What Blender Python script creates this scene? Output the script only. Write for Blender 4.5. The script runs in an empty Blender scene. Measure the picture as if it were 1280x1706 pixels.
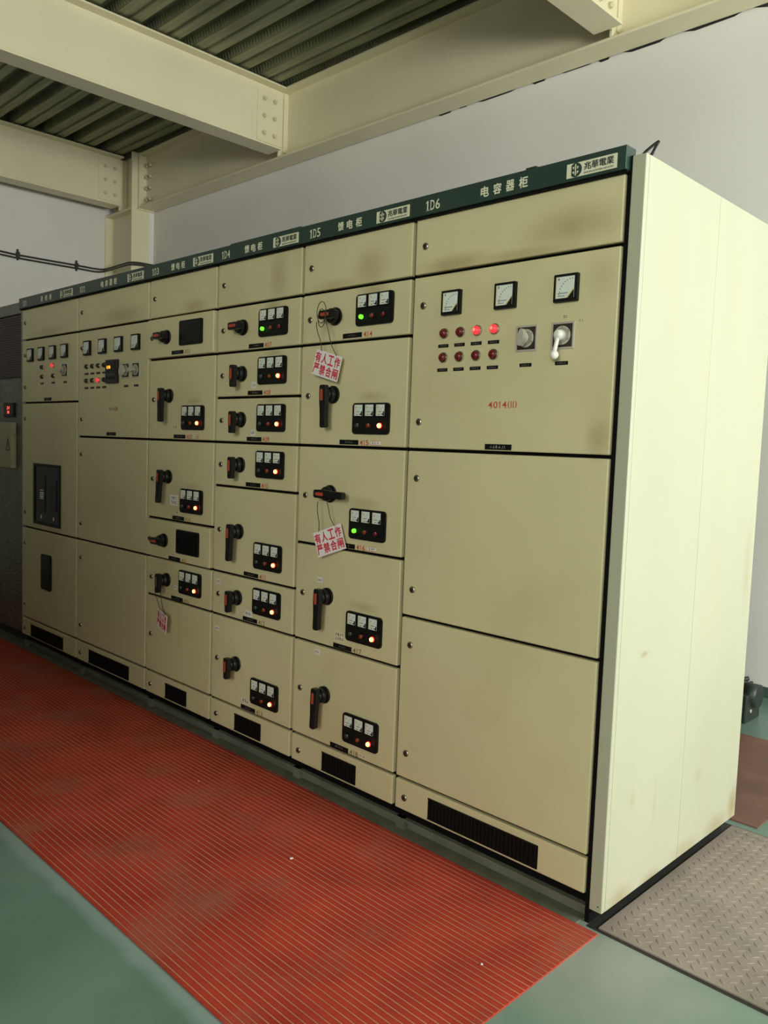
import bpy, bmesh, math, random
from mathutils import Matrix, Vector, Euler
random.seed(4)
SC = bpy.context.scene
COL = SC.collection
R = math.radians

# ------------------------------------------------------------------ camera
cd = bpy.data.cameras.new('camera')
cd.sensor_fit = 'HORIZONTAL'; cd.sensor_width = 36.0
cd.lens = 36.0 * 1356.2 / 1280.0
cd.clip_start = 0.05; cd.clip_end = 100
cam = bpy.data.objects.new('camera', cd); COL.objects.link(cam)
cam.matrix_world = (Matrix.Translation((1.16666, -2.10810, 1.39476)) @ Matrix.Rotation(R(44.5113), 4, 'Z')
                    @ Matrix.Rotation(R(85.3802), 4, 'X') @ Matrix.Rotation(R(2.0639), 4, 'Z'))
SC.camera = cam

# ------------------------------------------------------------------ world, lights, exposure
SC.view_settings.view_transform = 'Standard'
SC.view_settings.look = 'None'
SC.view_settings.gamma = 1.0
SC.view_settings.use_curve_mapping = False
SC.view_settings.exposure = 0.0
w = bpy.data.worlds.new('world'); SC.world = w; w.use_nodes = True
w.node_tree.nodes['Background'].inputs[0].default_value = (0.86, 0.95, 1.0, 1)
w.node_tree.nodes['Background'].inputs[1].default_value = 0.08

def area(name, loc, aim, sx, sy, power, col):
    l = bpy.data.lights.new(name, 'AREA'); l.shape = 'RECTANGLE'; l.size = sx; l.size_y = sy
    l.energy = power; l.color = col
    o = bpy.data.objects.new(name, l); COL.objects.link(o); o.location = loc
    o.rotation_euler = Vector(aim).to_track_quat('-Z', 'Z').to_euler()
    return o
# daylight: two window bays in the right-hand wall beyond the row, windows in the front wall beyond the aisle, plus two added fill lamps
area('daylight_right_bay', (4.98, 0.60, 2.2), (-1, 0, 0), 1.1, 1.3, 300, (0.97, 1.0, 0.93))
area('daylight_right_far_bay', (4.98, 1.80, 2.2), (-1, 0, 0), 1.1, 1.3, 66, (0.97, 1.0, 0.93))
area('fill_right_near', (4.98, -1.3, 2.2), (-1, 0, 0), 1.1, 1.3, 22, (0.97, 1.0, 0.93))  # added side fill to brighten the door edges
area('daylight_front_bay', (2.6, -6.78, 3.1), (0, 1, 0), 1.3, 1.6, 180, (0.99, 1.0, 0.92))
area('daylight_front_end_bay', (3.95, -6.78, 2.3), (0, 1, 0), 1.3, 1.7, 108, (0.99, 1.0, 0.92))
area('fill_front_low', (-1.5, -6.78, 1.3), (0, 1, 0), 3.0, 1.5, 28, (1.0, 0.99, 0.90))  # added low fill from the front, lights the ceiling

# ------------------------------------------------------------------ materials
MATS = {}
def nt(name):
    m = bpy.data.materials.new(name); m.use_nodes = True
    return m, m.node_tree.nodes, m.node_tree.links, m.node_tree.nodes['Principled BSDF']
def mat(name, col, rough=0.5, metal=0.0, var=0.0, scale=6.0, emit=None, es=0.0, bump=0.0, bscale=60.0, spec=0.5, dirt=None, dscale=2.0, damt=0.5, stretch=(1,1,1)):
    """plain paint, optionally mottled (var) and dirty (dirt colour in noise patches), with a fine bump"""
    if name in MATS: return MATS[name]
    m, N, L, b = nt(name)
    b.inputs['Base Color'].default_value = (*col, 1); b.inputs['Roughness'].default_value = rough
    b.inputs['Metallic'].default_value = metal; b.inputs['Specular IOR Level'].default_value = spec
    if var or dirt or bump:
        tc = N.new('ShaderNodeNewGeometry')
        mp = N.new('ShaderNodeMapping'); mp.inputs['Scale'].default_value = stretch
        L.new(tc.outputs['Position'], mp.inputs[0])
    src = None
    if var:
        n = N.new('ShaderNodeTexNoise'); n.inputs['Scale'].default_value = scale; n.inputs['Detail'].default_value = 5
        L.new(mp.outputs[0], n.inputs[0])
        r = N.new('ShaderNodeValToRGB'); r.color_ramp.elements[0].position = 0.3; r.color_ramp.elements[1].position = 0.7
        r.color_ramp.elements[0].color = (*[c * (1 - var) for c in col], 1)
        r.color_ramp.elements[1].color = (*[min(1, c * (1 + var)) for c in col], 1)
        L.new(n.outputs[0], r.inputs[0]); src = r.outputs[0]
    if dirt:
        n = N.new('ShaderNodeTexNoise'); n.inputs['Scale'].default_value = dscale; n.inputs['Detail'].default_value = 4
        L.new(mp.outputs[0], n.inputs[0])
        r = N.new('ShaderNodeMapRange'); r.inputs[1].default_value = 0.52; r.inputs[2].default_value = 0.78
        r.inputs[4].default_value = damt
        L.new(n.outputs[0], r.inputs[0])
        mx = N.new('ShaderNodeMix'); mx.data_type = 'RGBA'
        L.new(r.outputs[0], mx.inputs[0])
        if src: L.new(src, mx.inputs[6])
        else: mx.inputs[6].default_value = (*col, 1)
        mx.inputs[7].default_value = (*dirt, 1); src = mx.outputs[2]
    if src: L.new(src, b.inputs['Base Color'])
    if bump:
        n = N.new('ShaderNodeTexNoise'); n.inputs['Scale'].default_value = bscale; n.inputs['Detail'].default_value = 3
        L.new(mp.outputs[0], n.inputs[0])
        bp = N.new('ShaderNodeBump'); bp.inputs['Strength'].default_value = bump; bp.inputs['Distance'].default_value = 0.01
        L.new(n.outputs[0], bp.inputs['Height']); L.new(bp.outputs[0], b.inputs['Normal'])
    if emit:
        b.inputs['Emission Color'].default_value = (*emit, 1); b.inputs['Emission Strength'].default_value = es
    MATS[name] = m
    return m
CREAM = mat('cream_enamel', (0.60, 0.55, 0.325), 0.42, var=0.05, scale=1.6, dirt=(0.44, 0.35, 0.17), dscale=2.3, damt=0.35)
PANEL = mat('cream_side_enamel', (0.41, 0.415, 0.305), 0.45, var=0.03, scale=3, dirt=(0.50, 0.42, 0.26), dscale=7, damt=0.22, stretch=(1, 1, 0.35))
def stains(m, spots, col, plane='xz'):
    """brown soot smudges of fixed place and size (x, z, half-width, half-height, strength) mixed into the paint"""
    N, L = m.node_tree.nodes, m.node_tree.links
    b = N['Principled BSDF']; src = b.inputs['Base Color'].links[0].from_socket
    g = N.new('ShaderNodeNewGeometry'); tot = None
    for x, z, rx, rz, a in spots:
        mp = N.new('ShaderNodeMapping'); mp.vector_type = 'TEXTURE'
        mp.inputs['Location'].default_value = (x, 0, z) if plane == 'xz' else (0, x, z); mp.inputs['Scale'].default_value = (rx, 50, rz) if plane == 'xz' else (50, rx, rz)
        L.new(g.outputs['Position'], mp.inputs[0])
        ln = N.new('ShaderNodeVectorMath'); ln.operation = 'LENGTH'; L.new(mp.outputs[0], ln.inputs[0])
        mr = N.new('ShaderNodeMapRange'); mr.interpolation_type = 'SMOOTHSTEP'
        mr.inputs[1].default_value = 0; mr.inputs[2].default_value = 1; mr.inputs[3].default_value = a; mr.inputs[4].default_value = 0
        L.new(ln.outputs['Value'], mr.inputs[0])
        if tot is None: tot = mr.outputs[0]
        else:
            ad = N.new('ShaderNodeMath'); ad.operation = 'MAXIMUM'; L.new(tot, ad.inputs[0]); L.new(mr.outputs[0], ad.inputs[1]); tot = ad.outputs[0]
    n = N.new('ShaderNodeTexNoise'); n.inputs['Scale'].default_value = 14; L.new(g.outputs['Position'], n.inputs[0])
    ml = N.new('ShaderNodeMath'); ml.operation = 'MULTIPLY'; L.new(tot, ml.inputs[0])
    m2 = N.new('ShaderNodeMath'); m2.operation = 'MULTIPLY_ADD'; m2.inputs[1].default_value = 0.8; m2.inputs[2].default_value = 0.6; L.new(n.outputs[0], m2.inputs[0]); L.new(m2.outputs[0], ml.inputs[1])
    mx = N.new('ShaderNodeMix'); mx.data_type = 'RGBA'; mx.inputs[7].default_value = (*col, 1)
    L.new(ml.outputs[0], mx.inputs[0]); L.new(src, mx.inputs[6]); L.new(mx.outputs[2], b.inputs['Base Color'])
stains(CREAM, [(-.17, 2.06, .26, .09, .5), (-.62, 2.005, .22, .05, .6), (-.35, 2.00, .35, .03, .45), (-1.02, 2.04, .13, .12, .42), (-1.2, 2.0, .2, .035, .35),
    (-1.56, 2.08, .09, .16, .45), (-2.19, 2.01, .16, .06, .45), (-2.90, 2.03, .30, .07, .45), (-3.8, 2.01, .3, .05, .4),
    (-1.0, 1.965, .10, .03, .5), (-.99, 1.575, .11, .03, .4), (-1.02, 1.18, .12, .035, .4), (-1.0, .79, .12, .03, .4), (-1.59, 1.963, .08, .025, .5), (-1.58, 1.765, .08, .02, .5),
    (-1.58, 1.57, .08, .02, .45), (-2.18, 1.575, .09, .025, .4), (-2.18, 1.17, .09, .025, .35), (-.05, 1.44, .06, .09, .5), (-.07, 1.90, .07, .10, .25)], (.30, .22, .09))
stains(PANEL, [(.17, .80, .035, .014, .8), (.10, .06, .12, .05, .5), (.30, .05, .10, .035, .6), (.55, .06, .16, .05, .45), (.80, .06, .14, .07, .6), (.95, .10, .06, .10, .75), (.62, .30, .05, .05, .25), (.30, .30, .02, .12, .25), (.93, 1.0, .05, .25, .3), (.15, .35, .025, .05, .3)], (.30, .22, .11), 'yz')
BLACK = mat('black_plastic', (0.008, 0.008, 0.0075), 0.45, spec=0.18)
GAP = mat('black_post_gap_shade', (0.004, 0.004, 0.004), 0.7, spec=0.1)  # black painted into door gaps and recesses as shade; also the real black post
GRIP = mat('black_grip', (0.010, 0.010, 0.0095), 0.35, spec=0.3)
REDI = mat('red_insert', (0.42, 0.06, 0.03), 0.45)
OLIVE = mat('olive_insert', (0.10, 0.08, 0.03), 0.5)
GREEN = mat('dark_green_enamel', (0.020, 0.045, 0.036), 0.35, var=0.15, scale=4)
LETTER = mat('cream_lettering', (0.68, 0.68, 0.50), 0.5)
REDL = mat('red_lettering', (0.50, 0.07, 0.03), 0.5)
SIGNR = mat('sign_red', (0.55, 0.03, 0.05), 0.5)
WHITE = mat('white_board', (0.74, 0.70, 0.70), 0.4)
PAPER = mat('paper_sticker', (0.66, 0.58, 0.42), 0.7, var=0.12, scale=60)
PAPERW = mat('white_sticker', (0.72, 0.68, 0.64), 0.6)
INK = mat('ink', (0.03, 0.025, 0.02), 0.6)
DIAL = mat('dial_white', (0.66, 0.72, 0.66), 0.35)
DIALY = mat('dial_yellow', (0.60, 0.50, 0.16), 0.4)
CHROME = mat('chrome', (0.55, 0.52, 0.45), 0.25, metal=1.0)
LOCKD = mat('lock_core', (0.10, 0.085, 0.055), 0.4, metal=0.6)
SILVER = mat('silver_plastic', (0.52, 0.50, 0.42), 0.35, metal=0.3)
BALLW = mat('white_plastic', (0.72, 0.72, 0.66), 0.35)
PLATEK = mat('black_nameplate', (0.007, 0.007, 0.0065), 0.5, spec=0.15)
DIMW = mat('engraved', (0.16, 0.16, 0.14), 0.6)
LGREEN = mat('lamp_lit_green', (0.1, 0.6, 0.05), 0.4, emit=(0.16, 1.0, 0.02), es=1.6)
LRED = mat('lamp_lit_core', (0.9, 0.5, 0.2), 0.4, emit=(1.0, 0.32, 0.10), es=5.5)
LREDO = mat('lamp_halo_rim', (0.5, 0.02, 0.01), 0.4, emit=(1.0, 0.03, 0.01), es=0.75)  # glowing ring standing in for the red halo of a lit lamp
LROSE = mat('lamp_lit_rose', (0.7, 0.03, 0.05), 0.3, emit=(1.0, 0.05, 0.06), es=0.75)
LROSEC = mat('lamp_lit_rose_core', (0.9, 0.3, 0.2), 0.3, emit=(1.0, 0.20, 0.12), es=0.9)
UNRED = mat('lamp_unlit_red', (0.13, 0.010, 0.010), 0.18)
UNORG = mat('lamp_unlit_orange', (0.20, 0.035, 0.015), 0.25)
UNGRN = mat('lamp_unlit_green', (0.03, 0.05, 0.045), 0.2)
LEDY = mat('led_amber', (0.8, 0.3, 0.02), 0.4, emit=(1.0, 0.42, 0.03), es=2.0)
LEDR = mat('led_red', (0.8, 0.05, 0.04), 0.4, emit=(1.0, 0.08, 0.06), es=2.2)
SCREEN = mat('dark_screen', (0.005, 0.006, 0.005), 0.25, spec=0.15)
GREYK = mat('grey_black_case', (0.022, 0.020, 0.017), 0.45, spec=0.3)
WALL = mat('wall_paint', (0.74, 0.715, 0.68), 0.85, var=0.03, scale=0.9, dirt=(0.66, 0.63, 0.57), dscale=0.7, damt=0.5, bump=0.05, bscale=25)
BLOCKER = mat('light_blocker_dark', (0.13, 0.12, 0.09), 0.6)  # dark tone of the added wall, cuts bounce light
STEEL = mat('cream_steel_paint', (0.74, 0.69, 0.48), 0.5, var=0.05, scale=1.2)
DECK = mat('galvanised_deck', (0.215, 0.225, 0.135), 0.5, metal=0.35, var=0.35, scale=5, stretch=(0.25, 3, 1))
RUB = mat('red_rubber', (0.38, 0.044, 0.029), 0.6, var=0.2, scale=4.5, dirt=(0.31, 0.130, 0.085), dscale=3.2, damt=0.75, spec=0.08)
RUBR = mat('rubber_ridge', (0.46, 0.185, 0.095), 0.6, spec=0.08, var=0.2, scale=5, dirt=(0.30, 0.115, 0.070), dscale=3.2, damt=0.9)
RUB2 = mat('brown_rubber', (0.17, 0.085, 0.06), 0.55, var=0.25, scale=6)
RUB2R = mat('brown_rubber_ridge', (0.25, 0.14, 0.10), 0.5)
CHECK = mat('checker_steel', (0.25, 0.205, 0.175), 0.65, metal=0.0, var=0.16, scale=5, dirt=(0.13, 0.14, 0.10), dscale=3.0, damt=0.8)
DKSTEEL = mat('dark_steel', (0.018, 0.018, 0.016), 0.6)
CHANNEL = mat('channel_steel', (0.13, 0.135, 0.10), 0.6, var=0.25, scale=7)
BASEG = mat('green_skirting', (0.05, 0.085, 0.065), 0.5)
EMBOSS = mat('stucco_steel', (0.150, 0.155, 0.120), 0.35, metal=0.5, var=0.25, scale=26, bump=0.6, bscale=55)
DKBRN = mat('dark_brown_mesh', (0.040, 0.026, 0.014), 0.5)
BOXG = mat('pale_box', (0.36, 0.34, 0.22), 0.5)
CABLE = mat('cable_sheath', (0.035, 0.032, 0.022), 0.6)
MOTOR = mat('dark_green_machine', (0.020, 0.028, 0.024), 0.45)
BOLT = mat('bolt_shaded_paint', (0.60, 0.55, 0.37), 0.45)  # darker than the beam paint, shade around the bolts put into the colour

def floor_mat():
    m, N, L, b = nt('green_floor_paint')
    g = N.new('ShaderNodeNewGeometry')
    n = N.new('ShaderNodeTexNoise'); n.inputs['Scale'].default_value = 1.7; n.inputs['Detail'].default_value = 6
    L.new(g.outputs['Position'], n.inputs[0])
    r = N.new('ShaderNodeValToRGB')
    r.color_ramp.elements[0].position = 0.33; r.color_ramp.elements[1].position = 0.72
    r.color_ramp.elements[0].color = (0.088, 0.172, 0.124, 1); r.color_ramp.elements[1].color = (0.185, 0.262, 0.225, 1)
    L.new(n.outputs[0], r.inputs[0])
    # worn pale band along the front edge of the rubber mat and scuffed pale patch by the cabinet corner
    s = N.new('ShaderNodeSeparateXYZ'); L.new(g.outputs['Position'], s.inputs[0])
    n2 = N.new('ShaderNodeTexNoise'); n2.inputs['Scale'].default_value = 9; L.new(g.outputs['Position'], n2.inputs[0])
    def math_(op, a, bb, c=None):
        q = N.new('ShaderNodeMath'); q.operation = op
        for i, v in enumerate((a, bb, c)):
            if v is None: continue
            if isinstance(v, (int, float)): q.inputs[i].default_value = v
            else: L.new(v, q.inputs[i])
        return q.outputs[0]
    wob = math_('MULTIPLY_ADD', n2.outputs[0], 0.05, -0.025)
    yy = math_('ADD', s.outputs[1], wob)
    d = math_('ABSOLUTE', math_('ADD', yy, 1.04), 0)
    mr = N.new('ShaderNodeMapRange'); mr.inputs[1].default_value = 0.015; mr.inputs[2].default_value = 0.05
    mr.inputs[3].default_value = 0.65; mr.inputs[4].default_value = 0.0
    L.new(d, mr.inputs[0])
    mx = N.new('ShaderNodeMix'); mx.data_type = 'RGBA'; mx.inputs[7].default_value = (0.27, 0.35, 0.33, 1)
    L.new(mr.outputs[0], mx.inputs[0]); L.new(r.outputs[0], mx.inputs[6])
    # pale worn concrete right around the corner of the last cabinet
    dx = math_('ADD', s.outputs[0], -0.16); dy = math_('ADD', s.outputs[1], 0.10)
    rr = math_('SQRT', math_('ADD', math_('MULTIPLY', dx, dx), math_('MULTIPLY', dy, dy)), 0)
    mr2 = N.new('ShaderNodeMapRange'); mr2.inputs[1].default_value = 0.05; mr2.inputs[2].default_value = 0.42
    mr2.inputs[3].default_value = 0.75; mr2.inputs[4].default_value = 0.0
    L.new(math_('ADD', rr, math_('MULTIPLY', wob, 4.0)), mr2.inputs[0])
    mx2 = N.new('ShaderNodeMix'); mx2.data_type = 'RGBA'; mx2.inputs[7].default_value = (0.30, 0.31, 0.28, 1)
    L.new(mr2.outputs[0], mx2.inputs[0]); L.new(mx.outputs[2], mx2.inputs[6])
    L.new(mx2.outputs[2], b.inputs['Base Color'])
    b.inputs['Roughness'].default_value = 0.38
    return m
FLOOR = floor_mat()

# ------------------------------------------------------------------ mesh helpers
class G:
    def __init__(self): self.bm = bmesh.new(); self.mats = []
    def mi(self, m):
        if m not in self.mats: self.mats.append(m)
        return self.mats.index(m)
    def _fin(self, faces, m):
        k = self.mi(m)
        for f in faces: f.material_index = k
    def poly(self, pts, h, m, M=None):
        """prism: 2D outline pts (x,z) at y=0, extruded to y=-h (towards the viewer)"""
        a = [self.bm.verts.new((x, 0, z)) for x, z in pts]; b = [self.bm.verts.new((x, -h, z)) for x, z in pts]
        n = len(pts); fs = [self.bm.faces.new(b), self.bm.faces.new(a[::-1])]
        for i in range(n): fs.append(self.bm.faces.new((a[i], a[(i + 1) % n], b[(i + 1) % n], b[i])))
        self._fin(fs, m)
        if M is not None: bmesh.ops.transform(self.bm, matrix=M, verts=a + b)
        return a + b
    def box(self, x0, x1, y0, y1, z0, z1, m, bev=0.0):
        v = [self.bm.verts.new(p) for p in ((x0,y0,z0),(x1,y0,z0),(x1,y1,z0),(x0,y1,z0),(x0,y0,z1),(x1,y0,z1),(x1,y1,z1),(x0,y1,z1))]
        fs = [self.bm.faces.new([v[i] for i in q]) for q in ((0,3,2,1),(4,5,6,7),(0,1,5,4),(1,2,6,5),(2,3,7,6),(3,0,4,7))]
        self._fin(fs, m)
        if bev:
            es = list({e for f in fs for e in f.edges})
            r = bmesh.ops.bevel(self.bm, geom=es, offset=bev, segments=2, affect='EDGES', profile=0.5)
            self._fin(r['faces'], m)
        return v
    def cyl(self, c, r, h, m, axis='y', seg=20, r2=None, dome=0.0):
        """cylinder from c along -axis(y)/+axis(x,z) by h, r2 = end radius, dome adds a rounded cap"""
        r2 = r if r2 is None else r2
        rings = [(0, r), (h, r2)]
        if dome:
            for a in (30, 60, 80): rings.append((h + dome * math.sin(R(a)), r2 * math.cos(R(a))))
        c = Vector(c); vs = []
        for d, rad in rings:
            ring = []
            for i in range(seg):
                t = 2 * math.pi * i / seg; u, v = rad * math.cos(t), rad * math.sin(t)
                p = {'y': Vector((u, -d, v)), 'x': Vector((d, u, v)), 'z': Vector((u, v, d))}[axis]
                ring.append(self.bm.verts.new(c + p))
            vs.append(ring)
        fs = []
        for a, b in zip(vs, vs[1:]):
            for i in range(seg): fs.append(self.bm.faces.new((a[i], a[(i + 1) % seg], b[(i + 1) % seg], b[i])))
        fs.append(self.bm.faces.new(vs[0])); fs.append(self.bm.faces.new(vs[-1][::-1]))
        for f in fs[:-2]: f.smooth = True
        self._fin(fs, m)
        return [v for rg in vs for v in rg]
    def tube(self, pts, r, m, seg=6):
        pts = [Vector(p) for p in pts]; prev = None; rings = []
        for i, p in enumerate(pts):
            t = (pts[min(i + 1, len(pts) - 1)] - pts[max(i - 1, 0)]).normalized()
            up = Vector((0, 0, 1)) if abs(t.z) < 0.9 else Vector((0, 1, 0))
            a = t.cross(up).normalized(); b = t.cross(a)
            if prev is not None and a.dot(prev) < 0: a, b = -a, -b
            prev = a
            rings.append([self.bm.verts.new(p + a * r * math.cos(2*math.pi*k/seg) + b * r * math.sin(2*math.pi*k/seg)) for k in range(seg)])
        fs = []
        for a, b in zip(rings, rings[1:]):
            for k in range(seg): fs.append(self.bm.faces.new((a[k], a[(k + 1) % seg], b[(k + 1) % seg], b[k])))
        fs += [self.bm.faces.new(rings[0]), self.bm.faces.new(rings[-1][::-1])]
        for f in fs: f.smooth = True
        self._fin(fs, m)
    def add_mesh(self, me, m, M):
        k = self.mi(m); n0 = len(self.bm.faces); nv = len(self.bm.verts)
        self.bm.from_mesh(me); self.bm.faces.ensure_lookup_table(); self.bm.verts.ensure_lookup_table()
        for f in self.bm.faces[n0:]: f.material_index = k
        bmesh.ops.transform(self.bm, matrix=M, verts=self.bm.verts[nv:])
    def mesh(self, name):
        bmesh.ops.recalc_face_normals(self.bm, faces=self.bm.faces)
        me = bpy.data.meshes.new(name); self.bm.to_mesh(me); self.bm.free()
        for m in self.mats: me.materials.append(m)
        return me

def rrect(w, h, r, n=4):
    pts = []
    for cx, cz, a0 in ((w/2-r, h/2-r, 0), (-w/2+r, h/2-r, 90), (-w/2+r, -h/2+r, 180), (w/2-r, -h/2+r, 270)):
        for i in range(n + 1):
            a = R(a0 + 90 * i / n); pts.append((cx + r * math.cos(a), cz + r * math.sin(a)))
    return pts

_T = {}
def raw_text(s):
    if s not in _T:
        cu = bpy.data.curves.new('t', 'FONT'); cu.body = s; cu.size = 1.0; cu.extrude = 0.004; cu.resolution_u = 3
        cu.offset = 0.006
        o = bpy.data.objects.new('t', cu); COL.objects.link(o)
        bpy.context.view_layer.update()
        me = bpy.data.meshes.new_from_object(o.evaluated_get(bpy.context.evaluated_depsgraph_get()))
        bpy.data.objects.remove(o); bpy.data.curves.remove(cu)
        xs = [v.co.x for v in me.vertices] or [0, 1]; ys = [v.co.y for v in me.vertices] or [0, 1]
        _T[s] = (me, min(xs), max(xs), min(ys), max(ys))
    return _T[s]
def put_text(g, s, cx, cz, wd, ht, m, y=0.0, thick=0.0006, bold=0.0):
    """lettering fitted to a wd x ht box centred at (cx, cz) on the plane y, facing -y"""
    me, x0, x1, y0, y1 = raw_text(s)
    M = (Matrix.Translation((cx, y, cz)) @ Matrix.Rotation(R(90), 4, 'X')
         @ Matrix.Diagonal((wd / (x1 - x0), ht / (y1 - y0), thick / 0.008, 1)) @ Matrix.Translation((-(x0 + x1) / 2, -(y0 + y1) / 2, 0.004)))
    g.add_mesh(me, m, M)
    if bold:   # heavier strokes: the same glyph overprinted slightly aside, up and down
        for k, (ux, uz) in enumerate(((1, 0), (-1, 0), (0, 1), (0, -1), (.7, .7), (-.7, -.7))):
            g.add_mesh(me, m, Matrix.Translation((ux * wd * bold, -.00004 * (k + 1), uz * ht * bold)) @ M)

def put_code(g, s, cx, cz, wd, ht, m, y=0.0, serif=False):
    """condensed numerals, one cell per character; the figure 1 gets its flag (and foot when serif)"""
    ws = [0.62 if ch in '()' else ((.85 if serif else .7) if ch in '1ⅠⅡ' else 1.0) for ch in s]; tot = sum(ws); x = cx - wd / 2
    for ch, k in zip(s, ws):
        cw = wd * k / tot; mx = x + cw / 2; t = ht * .075
        if ch == '1':
            pts = [(mx - t, cz - ht/2), (mx + t, cz - ht/2), (mx + t, cz + ht/2), (mx - t*.2, cz + ht/2), (mx - t*3.2, cz + ht*.33), (mx - t*3.2, cz + ht*.24), (mx - t, cz + ht*.32)]
            g.poly(pts, .0006, m, Matrix.Translation((0, y, 0)))
            if serif: g.box(mx - t*2.6, mx + t*2.6, y - .0006, y, cz - ht/2, cz - ht/2 + t*.8, m)
        else:
            put_text(g, ch, mx, cz, cw * (.80 if ch not in '()' else .6), ht * (1.1 if ch in '()' else 1), m, y)
            if serif and ch == 'D':
                for zz in (cz + ht/2 - t*.8, cz - ht/2): g.box(mx - cw*.5, mx - cw*.2, y - .0006, y, zz, zz + t*.8, m)
        x += cw

def scribble(g, cx, cz, wd, ht, m, y, n, seed):
    rr = random.Random(seed)
    for i in range(n):
        x = cx - wd / 2 + wd * (i + 0.5) / n
        for k in range(3):
            dx, dz = rr.uniform(-.25, .25) * wd / n, rr.uniform(-.35, .35) * ht
            if rr.random() < .5: g.box(x - wd/n*.33 + 0, x + wd/n*.33, y - .0004, y, cz + dz - ht*.05, cz + dz + ht*.05, m)
            else: g.box(x + dx - wd/n*.06, x + dx + wd/n*.06, y - .0004, y, cz - ht*.4, cz + ht*.4 + dz*.2, m)

# ------------------------------------------------------------------ object helpers
def link(name, data, parent=None, loc=(0, 0, 0), rot=None):
    o = bpy.data.objects.new(name, data); COL.objects.link(o); o.location = loc
    if rot: o.rotation_euler = rot
    if parent: o.parent = parent
    return o
def tag(o, label, cat, group=None):
    o['label'] = label; o['category'] = cat
    if group: o['group'] = group
    return o
def struct(name, g, m=None):
    o = link(name, g.mesh(name)); o['kind'] = 'structure'
    return o
CACHE = {}
def shared(name, fn, key=None):
    k = (name, key)
    if k not in CACHE:
        g = G(); fn(g); CACHE[k] = g.mesh(name)
    return CACHE[k]

# ================================================================== THE ROOM
g = G(); g.box(-8.6, 5.2, -7.0, 3.1, -0.12, 0.0, FLOOR); struct('floor', g)
g = G(); g.box(-7.66, 5.2, 2.85, 3.05, 0.0, 4.02, WALL); struct('wall_back', g)
g = G(); g.box(-8.5, -8.28, -7.0, 3.05, 0.0, 4.62, WALL); struct('wall_left', g)
g = G()   # front wall with two window openings
g.box(-8.5, 5.2, -7.0, -6.8, 0.0, 0.5, WALL); g.box(-8.5, 5.2, -7.0, -6.8, 3.95, 4.62, WALL); g.box(-8.5, -3.05, -7.0, -6.8, 0.5, 3.95, WALL)
g.box(0.05, 1.95, -7.0, -6.8, 0.5, 3.95, WALL); g.box(4.65, 5.2, -7.0, -6.8, 0.5, 3.95, WALL); g.box(-3.05, 0.05, -7.0, -6.8, 2.1, 3.95, WALL); g.box(1.95, 4.65, -7.0, -6.8, 0.5, 1.45, WALL)
struct('wall_front', g)
g = G(); g.box(-8.2, -0.2, -3.3, -2.9, 0.0, 2.25, BLOCKER); struct('wall_light_blocker', g)   # unseen low wall added across the aisle to keep light off the lower left
g = G()
g.box(5.0, 5.2, -6.8, 2.85, 0, 1.5, WALL); g.box(5.0, 5.2, -6.8, 2.85, 2.9, 4.62, WALL)
for a, b in ((-6.8, -1.9), (-.7, 0.0), (1.17, 1.23), (2.4, 2.85)): g.box(5.0, 5.2, a, b, 1.5, 2.9, WALL)
struct('wall_right', g)
g = G(); g.box(-7.66, 5.0, 2.838, 2.852, 0.0, 0.062, BASEG); struct('baseboard_back', g)
# plaster return filling the gap between column flange and back wall
g = G(); g.box(-7.70, -7.632, 2.79, 2.87, 0.0, 4.0, WALL); struct('trim_1', g)
# ragged mortar line under the main beam where the wall stops short
g = G(); rr = random.Random(3); x = -3.3
while x < 0.9:
    wd = rr.uniform(.10, .5); hh = rr.uniform(.0, .012) + (0.022 if x > -1.7 else 0) * rr.random()
    g.poly([(x, 4.02), (x + wd, 4.02), (x + wd * .8, 4.0 - hh * rr.uniform(.5, 1)), (x + wd * .3, 4.0 - hh)], 0.004, DKSTEEL, Matrix.Translation((0, 2.851, 0)))
    x += wd * rr.uniform(.8, 1.3)
struct('trim_2', g)

# corrugated steel deck, ribs along x
def deck():
    g = G(); P = 0.34; zb, zt = 4.625, 4.715
    prof = []; y = -5.8 - 0.34 * 3
    while y < 2.7:
        for dy, z in ((0.0, zb), (0.085, zb), (0.090, zb + .016), (0.118, zb + .016), (0.123, zb), (0.205, zb), (0.228, zt), (0.262, zt), (0.266, zt - .010), (0.280, zt - .010), (0.284, zt), (0.318, zt)):
            prof.append((y + dy, z))
        y += P
    xs = [-8.4, 5.2]
    rows = [[g.bm.verts.new((x, yy, z)) for yy, z in prof] for x in xs]
    fs = [g.bm.faces.new((rows[0][i], rows[1][i], rows[1][i + 1], rows[0][i + 1])) for i in range(len(prof) - 1)]
    top = [g.bm.verts.new((x, yy, zt + .12)) for x in xs for yy in (prof[0][0], prof[-1][0])]
    fs.append(g.bm.faces.new((top[0], top[1], top[3], top[2])))
    # pressed dimples on the rib flanks
    g._fin(fs, DECK)
    for k in range(28):
        y0 = -5.8 + P * k
        if y0 < -1.6 or y0 > 2.6: continue
        for i in range(190):
            xx = -7.9 + i * 0.04
            v = g.box(xx, xx + .016, -.005, .001, 0.014, 0.066, DECK)
            bmesh.ops.transform(g.bm, matrix=Matrix.Translation((0, y0 + .340, zb)) @ Matrix.Rotation(R(13.7), 4, 'X'), verts=v)
    return g
struct('ceiling', deck())

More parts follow.
